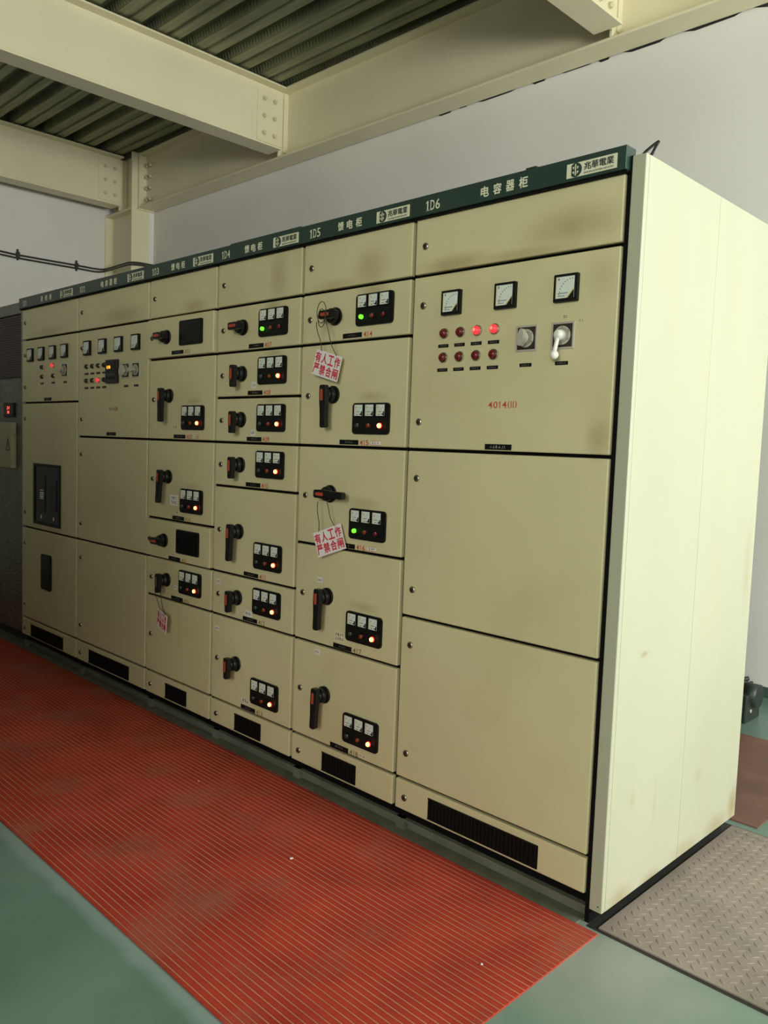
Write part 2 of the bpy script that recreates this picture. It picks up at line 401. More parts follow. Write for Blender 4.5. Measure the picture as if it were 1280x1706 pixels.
# I-beams
def ibeam_x(g, x0, x1, yc, z0, z1, wd, tf, tw, m):
    g.box(x0, x1, yc - wd/2, yc + wd/2, z0, z0 + tf, m, .003); g.box(x0, x1, yc - wd/2, yc + wd/2, z1 - tf, z1, m, .003)
    g.box(x0, x1, yc - tw/2, yc + tw/2, z0 + tf, z1 - tf, m)
def ibeam_y(g, y0, y1, xc, z0, z1, wd, tf, tw, m):
    g.box(xc - wd/2, xc + wd/2, y0, y1 - .13, z0, z0 + tf, m, .003); g.box(xc - wd/2, xc + wd/2, y0, y1 - .085, z1 - tf, z1, m, .003)
    g.box(xc - tw/2, xc + tw/2, y0, y1, z0 + tf, z1 - tf, m)
def bolt_x(g):   # bolt head with axis +x
    g.cyl((0, 0, 0), .022, .006, BOLT, 'x', 14); g.cyl((.006, 0, 0), .017, .018, BOLT, 'x', 6)
def bolt_y(g):
    g.cyl((0, 0, 0), .024, .006, BOLT, 'y', 14); g.cyl((0, -.006, 0), .019, .026, BOLT, 'y', 6, dome=.008)
bx_me = shared('bolt', bolt_x, 'x'); by_me = shared('bolt', bolt_y, 'y')
YB = 2.74
g = G(); ibeam_x(g, -7.60, 5.0, YB, 4.0, 4.61, .20, .018, .012, STEEL)
main = struct('main_beam', g)
g = G(); g.box(-7.628, -7.60, YB - .10, YB + .10, 3.99, 4.62, STEEL); ep = link('end_plate', g.mesh('end_plate'), main)
for r_ in range(4):
    for c_ in range(2): link('bolt', by_me, main, (-7.555 + .075 * c_, YB - .006, 4.10 + .125 * r_))
for xc in (-7.95, -5.04, -1.65):
    y1 = YB - .006 if xc > -7 else 2.67
    g = G(); ibeam_y(g, -6.8, y1, xc, 4.045, 4.61, .20, .016, .012, STEEL)
    b = struct('cross_beam', g)
    # full depth connection plate with six bolts, and the stiffener tooth that reaches the lower flange
    g = G(); g.box(xc + .006, xc + .016, y1 - .345, y1 - .06, 4.10, 4.545, STEEL); link('splice_plate', g.mesh('splice_plate'), b)
    g = G()
    g.box(xc - .008, xc + .008, y1 - .095, y1, 4.018, 4.062, STEEL); g.box(xc + .006, xc + .020, y1 - .05, y1, 4.062, 4.59, STEEL)
    link('stiffener', g.mesh('stiffener'), b)
    for r_ in range(3):
        for c_ in range(2): link('bolt', bx_me, b, (xc + .016, y1 - .27 + .115 * c_, 4.175 + .15 * r_))
g = G()
g.box(-7.652, -7.63, 2.57, 2.79, 0, 4.62, STEEL, .002); g.box(-8.28, -8.258, 2.57, 2.79, 0, 4.0, STEEL, .002)
g.box(-8.258, -7.652, 2.674, 2.686, 0, 4.62, STEEL); g.box(-8.258, -7.652, 2.575, 2.674, 3.985, 4.005, STEEL)
struct('column', g)

# ================================================================== FLOOR COVERINGS
def ribbed_mat(name, x0, x1, y0, y1, pitch, m, mr, label, seed):
    g = G(); g.box(x0, x1, y0, y1, 0.0, .005, m)
    n = int((y1 - y0) / pitch)
    for i in range(n):
        y = y0 + pitch * (i + .5)
        v = g.box(x0, x1, y - .0016, y + .0016, .005, .0058, mr)
        v = g.box(x0, x1, y - pitch*.33, y - pitch*.2, .005, .0055, m); g.box(x0, x1, y + pitch*.2, y + pitch*.33, .005, .0055, m)
    return tag(link(name, g.mesh(name)), label, 'mat')
ribbed_mat('rubber_mat', -6.6, 0.055, -1.03, -0.03, .0215, RUB, RUBR, 'long red ribbed rubber mat on the floor along the front of the switch cabinets', 1)
ribbed_mat('rubber_mat', -4.2, 0.115, 1.04, 2.08, .02, RUB2, RUB2R, 'brownish ribbed rubber mat behind the cabinets, seen past the side panel', 2)

g = G(); g.box(-6.6, -.02, -.045, .034, 0.0, .003, mat('olive_concrete', (.125, .125, .085), .7, var=.25, scale=9)); struct('floor_strip', g)
g = G(); g.box(0.008, 1.3, -.012, .998, 0.0, .0015, DKSTEEL); struct('floor_trim', g)
def checker():
    g = G(); g.box(.042, 1.28, 0.0, .985, .0015, .006, CHECK)
    def lens(cx, cy, a):
        L_, W_, h = .0150, .0036, .0016
        pts = [(-L_, 0), (-L_*.5, -W_), (L_*.5, -W_), (L_, 0), (L_*.5, W_), (-L_*.5, W_)]
        c, s = math.cos(R(a)), math.sin(R(a))
        lo = [g.bm.verts.new((cx + x*c - y*s, cy + x*s + y*c, .006)) for x, y in pts]
        hi = [g.bm.verts.new((cx + .55*(x*c - y*s), cy + .55*(x*s + y*c), .006 + h)) for x, y in pts]
        fs = [g.bm.faces.new(hi)] + [g.bm.faces.new((lo[i], lo[(i+1) % 6], hi[(i+1) % 6], hi[i])) for i in range(6)]
        g._fin(fs, CHECK)
    for i in range(30):
        for j in range(24):
            x, y = .075 + .04 * i, .025 + .04 * j
            lens(x, y, -45)
            if x < 1.25 and y < .955: lens(x + .02, y + .02, 45)
    return g
tag(link('checker_plate', checker().mesh('checker_plate')), 'worn steel checker plate trench cover on the floor at the cabinet end', 'floor plate')

# ================================================================== CABINET PARTS
def lock_fn(g):
    g.cyl((0, 0, 0), .0125, .004, CHROME, 'y', 18, dome=.003); g.cyl((0, -.0045, 0), .009, .003, LOCKD, 'y', 14)
    g.box(-.0015, .0015, -.0085, -.0073, -.005, .005, BLACK)
LOCK = shared('lock', lock_fn)
def boss_fn(g):
    g.cyl((0, 0, 0), .034, .008, GRIP, 'y', 28); g.cyl((0, -.008, 0), .030, .022, GRIP, 'y', 28, r2=.027); g.cyl((0, -.03, 0), .022, .012, GRIP, 'y', 24, r2=.02)
BOSS = shared('rotary_handle', boss_fn)
def grip_fn(L_):
    def f(g):   # bar hanging down (-z) from the pivot, with a waist where it meets the boss
        g.poly([(-.0155, .028), (-.011, .034), (.011, .034), (.0155, .028), (.0165, -.02), (.0135, -L_*.55), (.0135, -L_+.006), (.009, -L_), (-.009, -L_), (-.0135, -L_+.006), (-.0135, -L_*.55), (-.0165, -.02)], .020, GRIP, Matrix.Translation((0, -.040, 0)))
        g.poly([(-.009, .026), (.009, .026), (.008, -L_*.8), (-.008, -L_*.8)], .003, GRIP, Matrix.Translation((0, -.060, 0)))
        g.cyl((0, -.028, 0), .024, .014, GRIP, 'y', 20, r2=.019)
    return f
def insert_fn(m, L_=.042):
    def f(g): g.poly([(x, z - .004) for x, z in rrect(.0125, L_, .005)], .0045, m, Matrix.Translation((0, -.060, 0)))
    return f
def meterpanel_fn(g):
    g.poly(rrect(.192, .115, .014), .008, BLACK)
    g.poly(rrect(.178, .101, .010), .002, BLACK, Matrix.Translation((0, -.008, 0)))
PANELM = shared('meter_panel', meterpanel_fn)
def smallmeter_fn(g):
    g.poly(rrect(.050, .048, .003), .005, BLACK)
    g.box(-.021, .021, -.0062, -.005, -.0205, .0205, DIAL)
    g.box(-.021, -.0125, -.0066, -.006, -.0205, .0205, mat('dial_reflection', (.62, .60, .42), .4))  # cream strip paints the lit reflection on the dial
    g.poly([(.021, -.0205), (.021, -.004), (.017, -.004), (.015, -.0125), (.006, -.0135), (.006, -.0205 + .006), (.012, -.0205 + .004)], .0012, BLACK, Matrix.Translation((0, -.0062, 0)))
    v = g.box(-.010, .008, -.0072, -.0062, -.0062, -.0046, INK)
    g.box(-.010, -.008, -.007, -.0062, .008, .013, INK)
    for i in range(5):
        a = R(100 + 20 * i); g.box(.016 + .022*math.cos(a) - .0007, .016 + .022*math.cos(a) + .0007, -.007, -.0062, -.014 + .024*math.sin(a) - .0012, -.014 + .024*math.sin(a) + .0012, INK)
    g.box(-.010, .000, -.007, -.0062, -.0165, -.0150, INK)
SMET = shared('ammeter', smallmeter_fn)
def plamp_fn(core, rim):
    def f(g):
        g.cyl((0, 0, 0), .0125, .003, BLACK, 'y', 18)
        if rim: g.cyl((0, -.003, 0), .0105, .004, rim, 'y', 18)
        g.cyl((0, -.003, 0), .0082, .009, core, 'y', 18, dome=.003)
        if not rim: g.box(.004, .0075, -.0135, -.012, .004, .0065, SILVER)
    return f
def bigmeter_fn(nums):
    def f(g):
        g.poly(rrect(.080, .080, .002), .008, BLACK); g.poly(rrect(.080, .080, .002), .005, BLACK, Matrix.Translation((0, -.008, 0)))
        g.box(-.0315, .0305, -.0142, -.013, -.0300, .0320, DIAL)
        g.poly([(.0305, -.030), (.0305, -.008), (.012, -.030)], .0022, BLACK, Matrix.Translation((0, -.0142, 0)))
        g.poly([(.0305, -.008), (.0305, -.003), (.007, -.030), (.012, -.030)], .0018, DIALY, Matrix.Translation((0, -.0142, 0)))
        g.box(-.0315, -.029, -.0147, -.0142, -.030, .032, DIALY)
        g.box(-.024, .010, -.0152, -.0142, -.0165, -.0150, INK)
        put_text(g, 'A', -.022, .026, .007, .009, INK, -.0142)
        for i in range(9):
            a = R(92 + 11 * i); x, z = .026 + .045*math.cos(a), -.020 + .045*math.sin(a)
            g.box(x - .0011, x + .0011, -.0148, -.0142, z - .0016, z + .0016, INK)
        for i in range(4): g.box(-.022 + .006*i, -.019 + .006*i, -.0148, -.0142, -.025, -.0225, INK)
    return f
BMET = shared('ammeter', bigmeter_fn(1), 'big')
def pilot_fn(r, lens, core=None):
    def f(g):
        g.cyl((0, 0, 0), r, .006, CHROME, 'y', 22, r2=r*.94)
        g.cyl((0, -.006, 0), r*.80, .006, lens, 'y', 20, r2=r*.74, dome=r*.35)
        if core: g.cyl((-.002, -.0125, .001), r*.35, .004, core, 'y', 14, dome=r*.15)
    return f
def tinyplate_fn(g):
    g.box(-.022, .022, -.0015, 0, -.0055, .0055, PLATEK); scribble(g, 0, 0, .030, .006, DIMW, -.0015, 5, 2)
TINY = shared('nameplate', tinyplate_fn, 'tiny')
def unitplate_fn(seed):
    def f(g):
        g.box(-.052, .052, -.002, 0, -.009, .009, PLATEK, .0006); scribble(g, 0, 0, .045, .008, DIMW, -.002, 4, seed)
    return f
def switch_fn(g):
    g.box(-.040, .040, -.003, 0, -.040, .040, SILVER, .001)
    g.box(-.033, .033, -.0036, -.003, -.034, .034, mat('switch_brown', (.030, .022, .016), .4))
    g.cyl((0, -.0036, 0), .028, .004, SILVER, 'y', 28); g.cyl((0, -.0076, 0), .022, .003, mat('switch_ring', (.30, .28, .22), .4), 'y', 24)
    for i in range(6):
        a = R(30 + 60*i); g.box(.025*math.cos(a) - .001, .025*math.cos(a) + .001, -.0082, -.0076, .025*math.sin(a) - .002, .025*math.sin(a) + .002, INK)
SWITCH = shared('rotary_switch', switch_fn)
def knob_oval(g):
    g.cyl((0, 0, 0), .017, .010, SILVER, 'y', 20)
    g.poly([(.011*math.cos(R(a)), .026*math.sin(R(a))) for a in range(0, 360, 18)], .019, SILVER, Matrix.Translation((0, -.008, 0)))
def knob_lever(g):
    g.cyl((0, 0, 0), .018, .020, BALLW, 'y', 20, r2=.014, dome=.006)
    g.tube([(0, -.016, 0), (-.001, -.020, -.02), (-.003, -.024, -.040), (-.004, -.026, -.052)], .0065, BALLW, 8)
    v = bmesh.ops.create_uvsphere(g.bm, u_segments=16, v_segments=10, radius=.0135, matrix=Matrix.Translation((-.004, -.026, -.060)))['verts']
    g._fin({f for q in v for f in q.link_faces}, BALLW)
    for q in v:
        for f in q.link_faces: f.smooth = True
KOV = shared('switch_knob', knob_oval, 'o'); KLV = shared('switch_knob', knob_lever, 'l')

Z = [2.18, 1.983, 1.784, 1.585, 1.387, 1.190, .994, .797, .598, .399, .200, .080]

class Cabinet:
    def __init__(self, x0, wd, code, title, label, hx0=None, hx1=None, htop=2.243, title_x=None, title_dx=.046):
        self.x0, self.wd = x0, wd
        self.root = link('switchgear_cabinet', None, None, (x0, 0, 0))
        tag(self.root, label, 'electrical cabinet', 'cream switch cabinets in one row')
        g = G(); g.box(.004, wd - .001, .022, .96, .082, 2.20, GAP)  # body front blackened so the door gaps look shaded
        self.part('body', g)
        g = G(); g.box(.0, wd, .030, .95, .046, .082, GAP); g.box(0, wd, .010, .06, .040, .046, CHANNEL); g.box(0, wd, .035, .95, .0, .040, CHANNEL)
        g.box(0.0, .04, .014, .055, .0, .046, CHANNEL)
        self.part('base_frame', g)
        # green header channel with code, title and maker's plate
        a = 0 if hx0 is None else hx0; b = wd if hx1 is None else hx1
        g = G(); g.box(a + .001, b - .001, -.022, .03, 2.178, htop, GREEN, .0015); g.box(a + .001, b - .001, -.016, .03, 2.172, 2.178, GAP)
        self.hdr = self.part('header_panel', g)
        if a > 0:
            g = G(); g.box(.001, a + .0005, -.021, .03, 2.178, 2.243, GREEN, .0015); g.box(.001, a, -.015, .03, 2.172, 2.178, GAP); self.part('header_panel', g)
        g = G(); put_code(g, code, .094 if wd > .7 else .088, 2.206, .066, .033, LETTER, -.0222, True)
        self.sub('code_lettering', g, self.hdr)
        g = G(); tx = title_x
        for i, ch in enumerate(title): put_text(g, ch, tx + title_dx * i, 2.208, .031, .032, LETTER, -.0222, bold=0.02)
        self.sub('title_lettering', g, self.hdr)
        g = G(); lx = wd - .188 + (0 if wd > .7 else .016)
        mk = mat('plate_green', (.022, .042, .034), .5)
        g.box(lx, lx + .160, -.0245, -.022, 2.186, 2.226, LETTER)
        g.cyl((lx + .030, -.0245, 2.206), .020, .0012, mk, 'y', 24)
        g.box(lx + .009, lx + .016, -.0262, -.0245, 2.189, 2.223, LETTER)
        g.box(lx + .0285, lx + .0315, -.0264, -.0255, 2.190, 2.222, LETTER)
        for s in (-1, 1):
            g.poly([(lx + .030 + s*.004, 2.206 + .010), (lx + .030 + s*.010, 2.206 + .008), (lx + .030 + s*.006, 2.206 + .001)], .0009, LETTER, Matrix.Translation((0, -.0255, 0)))
            g.poly([(lx + .030 + s*.004, 2.206 - .012), (lx + .030 + s*.011, 2.206 - .006), (lx + .030 + s*.005, 2.206 - .003)], .0009, LETTER, Matrix.Translation((0, -.0255, 0)))
        put_text(g, '兆華電業', lx + .104, 2.2105, .094, .0215, mk, -.0245, bold=0.006); put_text(g, 'ZHAOHUA POWER INDUSTRY', lx + .104, 2.1925, .094, .005, mk, -.0245)
        self.sub('logo_plate', g, self.hdr)
    def part(self, name, g, pos=(0, 0, 0)):
        return link(name, g if isinstance(g, bpy.types.Mesh) else g.mesh(name), self.root, pos)
    def sub(self, name, g, parent, pos=(0, 0, 0), rot=None):
        """pos in cabinet coordinates"""
        p = parent.location
        return link(name, g if isinstance(g, bpy.types.Mesh) else g.mesh(name), parent, (pos[0]-p[0], pos[1]-p[1], pos[2]-p[2]), rot)
    def door(self, z0, z1, locks, proud=0.0, holes=None):
        g = G(); wd = self.wd
        g.box(.003, wd - .013, -proud, .021, z0 + .0053, z1 - .0053, CREAM, .0042)
        d = self.part('door', g); d['proud'] = proud
        for lz in locks: self.sub('lock', LOCK, d, (.05, -proud, lz))
        self.last = (d, proud); return d
    def handle(self, z, kind, x=.2, tilt=0.0, insert=REDI, horiz=False):
        proud = self.last[1]; L_ = .128 if kind == 'long' else .060
        h = link('rotary_handle', BOSS, self.root, (x, -proud, z))
        h.rotation_euler = (0, R(-90 if horiz else 0) + R(tilt), 0)
        link('handle_grip', shared('handle_grip', grip_fn(L_), kind), h)
        link('handle_insert', shared('handle_insert', insert_fn(insert, .044 if kind == 'long' else .048), (kind, insert.name)), h)
        return h
    def meters(self, zc, lit, x=.413):
        proud = self.last[1]
        p = link('meter_panel', PANELM, self.root, (x, -proud, zc))
        for i in range(3):
            link('ammeter', SMET, p, (-.0575 + .0575*i, -.009, .030))
        st = {'red': [(UNGRN, None), (UNORG, None), (LRED, LREDO)], 'green': [(LGREEN, None), (UNORG, None), (UNRED, None)]}[lit]
        for i, (c, r_) in enumerate(st):
            link('indicator_lamp', shared('indicator_lamp', plamp_fn(c, r_), c.name), p, (-.0575 + .0575*i, -.009, -.026))
    def blank(self, zc, x=.410):
        proud = self.last[1]
        g = G(); g.poly(rrect(.196, .115, .008), .007, BLACK); g.poly(rrect(.180, .100, .006), .0015, SCREEN, Matrix.Translation((0, -.007, 0)))
        self.part('blank_window', g, (x, -proud, zc))
    def number(self, txt, z, seed=1, x=.295, nx=.378, col=None):
        d, proud = self.last
        self.sub('nameplate', shared('nameplate', unitplate_fn(seed), seed), d, (x, -proud, z))
        g = G(); put_code(g, txt, 0, 0, .050, .020, col or REDL); self.sub('number_lettering', g, d, (nx, -proud, z))
    def sticker(self, x, z, wd, ht, n, seed, m=None, rot=0.0, red=False):
        d, proud = self.last
        g = G(); g.box(-wd/2, wd/2, -.0008, 0, -ht/2, ht/2, m or PAPERW)
        if red: g.box(-wd/2, wd/2, -.0011, -.0008, ht/2 - .0015, ht/2, REDL); g.box(-wd/2, wd/2, -.0011, -.0008, -ht/2, -ht/2 + .0015, REDL)
        rows = 2 if ht > .028 else 1
        for k in range(rows): scribble(g, 0, (k - (rows-1)/2) * ht * .42, wd * .78, ht * (.55 if rows == 1 else .36), INK, -.0008, n, seed + k)
        self.sub('sticker', g, d, (x, -proud, z), (0, R(rot), 0))
    def vent(self, x, wd, z=.133, ht=.076):
        g = G(); g.box(-wd/2, wd/2, -.0015, 0, -ht/2, ht/2, GAP)
        n = int(wd / .0155)
        for i in range(n):
            xx = -wd/2 + wd * (i + .5) / n
            g.box(xx - .0022, xx + .0022, -.004, -.0015, -ht/2 + .004, ht/2 - .004, BLACK)
        for a, b, c, d in ((-wd/2, wd/2, ht/2-.004, ht/2), (-wd/2, wd/2, -ht/2, -ht/2+.004)): g.box(a, b, -.004, 0, c, d, BLACK)
        self.part('vent_grille', g, (x, 0, z))
    def base_doors(self, vx, vw):
        self.door(Z[11], Z[10], [.133]); self.vent(vx, vw)

# ---------------------------------------------------------------- cabinet 1 (capacitor cabinet, nearest)
c = Cabinet(-.8, .8, '1D6', '电容器柜', 'nearest and rightmost cabinet, header 1D6, with eight red lamps and a white lever switch', title_x=.312, title_dx=.049)
c.door(Z[1], Z[0], [2.08])
d6 = c.door(Z[4], Z[1], [1.88, 1.483])
g = G(); put_code(g, '4014(Ⅱ)', 0, 0, .116, .021, REDL); c.sub('number_lettering', g, d6, (.403, 0, 1.539))
g = G(); g.box(-.052, .052, -.002, 0, -.009, .009, PLATEK); scribble(g, 0, 0, .068, .011, mat('engraved_light', (.35, .35, .30), .6), -.002, 6, 9)
c.sub('nameplate', g, d6, (.394, 0, 1.405))
for x in (.18, .40, .62): c.part('ammeter', BMET, (x, 0, 1.878))
for j, z in enumerate((1.779, 1.699)):
    for i in range(4):
        lit = j == 0 and i > 1
        c.part('pilot_lamp', shared('pilot_lamp', pilot_fn(.018, LROSE if lit else UNRED, LROSEC if lit else None), ('6', lit)), (.150 + .070*i, 0, z))
        c.sub('nameplate', TINY, d6, (.147 + .070*i, 0, z - .041))
for x, k, r_ in ((.484, KOV, 8), (.613, KLV, 0)):
    s = c.part('rotary_switch', SWITCH, (x, 0, 1.741)); link('switch_knob', k, s, (0, -.010, 0), (0, R(r_), 0))
    c.sub('nameplate', TINY, d6, (x, 0, 1.660))
g = G(); scribble(g, 0, 0, .016, .010, mat('pencil', (.16, .14, .10), .8), 0, 2, 5); c.sub('pencil_mark', g, d6, (.618, -.0002, 1.796))
g = G(); scribble(g, 0, 0, .016, .010, MATS['pencil'], 0, 2, 6); c.sub('pencil_mark', g, d6, (.672, -.0002, 1.780))
c.door(.794, Z[4], [1.287, .893]); c.door(Z[10], .794, [.694, .298]); c.base_doors(.392, .458)
# side panel of the row end: front half folded round the corner, rear half, black post
def side(g):
    g.box(.806, .848, .0, .02, .0475, 2.217, PANEL, .003)
    g.box(.829, .848, .0205, .4955, .0475, 2.217, PANEL, .002)
def side2(g): g.box(.829, .848, .4970, .985, .0475, 2.217, PANEL, .002)
sp = c.part('side_panel', shared('side_panel', side, 1)); c.part('side_panel', shared('side_panel', side2, 2))
g = G(); g.cyl((.8352, .0015, .066), .0022, .002, BLACK, 'y', 10); c.sub('screw_hole', g, sp)
g = G(); g.box(.790, .806, .006, .96, .0, 2.22, GAP, .001); c.part('corner_post', g)

# ---------------------------------------------------------------- cabinet 2
c = Cabinet(-1.4, .6, '1D5', '馈电柜', 'second cabinet from the right, header 1D5, units 414 to 418 and two hanging warning boards', title_x=.236, title_dx=.049)
C5 = c
c.door(Z[1], Z[0], [2.08])
c.door(Z[2], Z[1], [1.88]); c.handle(1.882, 'short', horiz=True); c.meters(1.892, 'green'); c.number('414', 1.804, 1)
c.door(Z[4], Z[2], [1.583]); c.handle(1.585, 'long', tilt=-2); c.meters(1.494, 'red'); c.number('415', 1.405, 2); c.sticker(.438, 1.405, .050, .017, 3, 11, red=True)
c.door(Z[6], Z[4], [1.188]); c.handle(1.203, 'long', horiz=True); c.meters(1.100, 'green'); c.number('416', 1.011, 3); c.sticker(.438, 1.013, .044, .017, 3, 12, red=True)
c.door(Z[8], Z[6], [.793]); c.handle(.799, 'long', tilt=1); c.meters(.707, 'red'); c.number('417', .615, 4, col=mat('olive_lettering', (.26, .16, .04), .6))
c.sticker(.277, .652, .058, .040, 4, 13, PAPER); c.sticker(.152, .857, .030, .022, 4, 14, PAPERW)
c.door(Z[10], Z[8], [.398]); c.handle(.404, 'long', tilt=2); c.meters(.309, 'red'); c.number('418', .217, 5, col=MATS['olive_lettering'])
c.sticker(.423, .219, .040, .016, 3, 15, PAPER); c.sticker(.148, .566, .031, .020, 3, 16)
c.base_doors(.294, .197)

# ---------------------------------------------------------------- cabinet 3
c = Cabinet(-2.0, .6, '1D4', '馈电柜', 'third cabinet from the right, header 1D4, seven units numbered 407 to 413', htop=2.247, hx0=.118, title_x=.243, title_dx=.046)
c.door(Z[1], Z[0], [2.08])
rows = [(2, 1, '407', 'h', 'green'), (3, 2, '408', 's', 'red'), (4, 3, '409', 's', 'red'), (5, 4, '410', 's', 'red'), (7, 5, '411', 'l', 'red'), (8, 7, '412', 's', 'red'), (10, 8, '413', 's', 'red')]
for a, b, n, k, lit in rows:
    zm = (Z[a] + Z[b]) / 2
    c.door(Z[a], Z[b], [zm - .002])
    c.handle(zm + (.002 if n != '413' else 0), 'long' if k == 'l' else 'short', horiz=(k == 'h'), tilt=2 if k == 'l' else 0)
    c.meters(Z[a] + .109, lit); c.number(n, Z[a] + .018, 20 + int(n) % 5, col=REDL if int(n) < 412 else MATS['olive_lettering'])
    if n == '408': c.sticker(.284, 1.636, .033, .027, 2, 31)
    if n == '409': c.sticker(.284, 1.432, .031, .026, 2, 32)
    if n == '412': c.sticker(.282, .641, .050, .026, 4, 33); c.sticker(.048, .752, .031, .022, 3, 34)
    if n == '413': c.sticker(.274, .247, .060, .028, 3, 35, PAPER); c.sticker(.044, .532, .030, .020, 3, 36)
c.base_doors(.293, .196)

# ---------------------------------------------------------------- cabinet 4
c = Cabinet(-2.6, .6, '1D3', '馈电柜', 'fourth cabinet from the right, header 1D3, with two blank black windows', title_x=.249, title_dx=.045)
c.door(Z[1], Z[0], [2.08])
OC = mat('ochre_lettering', (.42, .24, .04), .6)
c.door(Z[2], Z[1], [1.886], proud=.013); c.handle(1.884, 'short', horiz=True, x=.19); c.blank(1.893, .405); c.number('402', 1.806, 41, col=OC, x=.287, nx=.374)
c.door(Z[4], Z[2], [1.585]); c.handle(1.602, 'long'); c.meters(1.496, 'red'); c.number('403', 1.406, 42); c.sticker(.448, 1.407, .040, .016, 3, 51, PAPER, red=True); c.sticker(.250, 1.452, .044, .026, 3, 52, PAPER)
c.door(Z[6], Z[4], [1.19]); c.handle(1.207, 'long', tilt=5); c.meters(1.100, 'red'); c.number('404', 1.011, 43, col=OC); c.sticker(.252, 1.095, .070, .050, 3, 53, PAPERW); c.sticker(.283, 1.036, .048, .016, 3, 54, PAPER)
c.door(Z[7], Z[6], [.888], proud=.013); c.handle(.892, 'short', horiz=True, x=.19); c.blank(.901, .405); c.number('405', .812, 44, col=OC, x=.287, nx=.374); c.sticker(.270, .831, .034, .014, 2, 55, PAPER)
c.door(Z[8], Z[7], [.691]); c.handle(.695, 'short', insert=OLIVE); c.meters(.705, 'red'); c.number('406', .615, 45, col=OC); c.sticker(.279, .668, .030, .020, 3, 56)
c.door(Z[10], Z[8], [.397]); c.base_doors(.295, .196)

# ---------------------------------------------------------------- cabinet 5
c = Cabinet(-3.4, .8, '1D2', '电容器柜', 'fifth cabinet from the right, header 1D2, with an amber-lit controller and two silver rotary switches', title_x=.330, title_dx=.049)
c.door(Z[1], Z[0], [2.085])
d = c.door(Z[4], Z[1], [1.885, 1.486])
for i in range(4): c.part('ammeter', BMET, (.122 + .182*i, 0, 1.882))
UNP = mat('lamp_unlit_dark', (.03, .028, .022), .25)
for j, z in enumerate((1.780, 1.701)):
    for i in range(4):
        lit = j == 1 and i == 2
        c.part('pilot_lamp', shared('pilot_lamp', pilot_fn(.0155, LROSE if lit else UNP, None), ('2', lit)), (.113 + .070*i, 0, z))
        c.sub('nameplate', TINY, d, (.106 + .071*i, 0, z - .040))
g = G(); g.box(-.060, .060, -.020, 0, -.062, .062, GREYK, .002); g.box(-.052, .052, -.0215, -.020, .000, .054, SCREEN); 
for i in range(4): g.box(-.046 + .025*i, -.030 + .025*i, -.0225, -.020, -.040, -.030, BLACK)
g.box(-.045, .045, -.0212, -.020, -.018, -.015, mat('panel_line', (.10, .10, .09), .5))
pc = c.part('power_factor_controller', g, (.425, 0, 1.741))
g = G(); put_text(g, '0.98', -.018, .022, .040, .017, LEDY); c.sub('led_display', g, pc, (.425, -.0216, 1.741))
for x, r_ in ((.560, 10), (.666, 90)):
    s = c.part('rotary_switch', SWITCH, (x, 0, 1.741)); link('switch_knob', KOV, s, (0, -.010, 0), (0, R(r_), 0)); c.sub('nameplate', TINY, d, (x + .003, 0, 1.661))
g = G(); put_code(g, '4014(Ⅰ)', 0, 0, .105, .020, mat('faded_red_lettering', (.33, .14, .07), .6)); c.sub('number_lettering', g, d, (.424, 0, 1.542))
c.sub('nameplate', shared('nameplate', unitplate_fn(61), 61), d, (.403, 0, 1.408))
c.door(.794, Z[4], [1.287, .889]); c.door(Z[10], .794, [.692, .296]); c.base_doors(.390, .469)

# ---------------------------------------------------------------- cabinet 6
c = Cabinet(-4.2, .8, '1D1', '进线柜', 'leftmost cream cabinet, header 1D1, with a breaker behind a black window', title_x=.350, title_dx=.062)
c.door(Z[1], Z[0], [2.089])
d = c.door(1.588, Z[1], [1.886, 1.687])
for i in range(4): c.part('ammeter', BMET, (.139 + .163*i, 0, 1.884))
for x, z, lit in ((.31, 1.802, 0), (.462, 1.806, 1), (.312, 1.744, 0), (.472, 1.744, 0)):
    c.part('pilot_lamp', shared('pilot_lamp', pilot_fn(.0155, LROSE if lit else UNP, None), ('2', bool(lit))), (x, 0, z))
for x, z in ((.303, 1.703), (.466, 1.704), (.629, 1.703)): c.sub('nameplate', TINY, d, (x, 0, z))
c.sub('nameplate', shared('nameplate', unitplate_fn(62), 62), d, (.389, 0, 1.607))
s = c.part('rotary_switch', SWITCH, (.624, 0, 1.772)); link('switch_knob', KOV, s, (0, -.010, 0), (0, R(80), 0))
c.door(.794, 1.588, [1.487, .891])
g = G()   # air circuit breaker face behind its cut-out frame
for a, b_, e, f_ in ((-.194, -.172, -.19, .19), (.172, .194, -.19, .19), (-.172, .172, .172, .19), (-.172, .172, -.19, -.172)): g.box(a, b_, -.007, 0, e, f_, BLACK)
g.box(-.172, .172, -.002, 0, -.172, .172, SCREEN)
g.box(-.110, -.020, -.006, -.002, -.110, .120, GREYK, .002); g.box(.060, .140, -.006, -.002, -.095, .095, GREYK, .002)
br = c.part('breaker_window', g, (.381, 0, 1.020))
g = G(); g.box(-.092, -.040, -.0072, -.006, -.028, .016, WHITE)
for k in range(3): g.box(-.088, -.044, -.0078, -.0072, -.022 + .012*k, -.018 + .012*k, INK)
g.box(-.092, -.040, -.0072, -.006, .024, .030, WHITE); c.sub('breaker_label', g, br, (.381, 0, 1.020))
g = G()
for x in (-.075, .105): g.box(x - .006, x + .006, -.0075, -.002, -.150, -.128, SILVER, .001)
c.sub('breaker_button', g, br, (.381, 0, 1.020))
c.door(Z[10], .794, [.69, .293])
g = G(); g.poly(rrect(.150, .222, .018), .006, BLACK); g.poly(rrect(.126, .198, .012), .0015, SCREEN, Matrix.Translation((0, -.006, 0))); c.part('inspection_window', g, (.376, 0, .538))
c.base_doors(.378, .475)

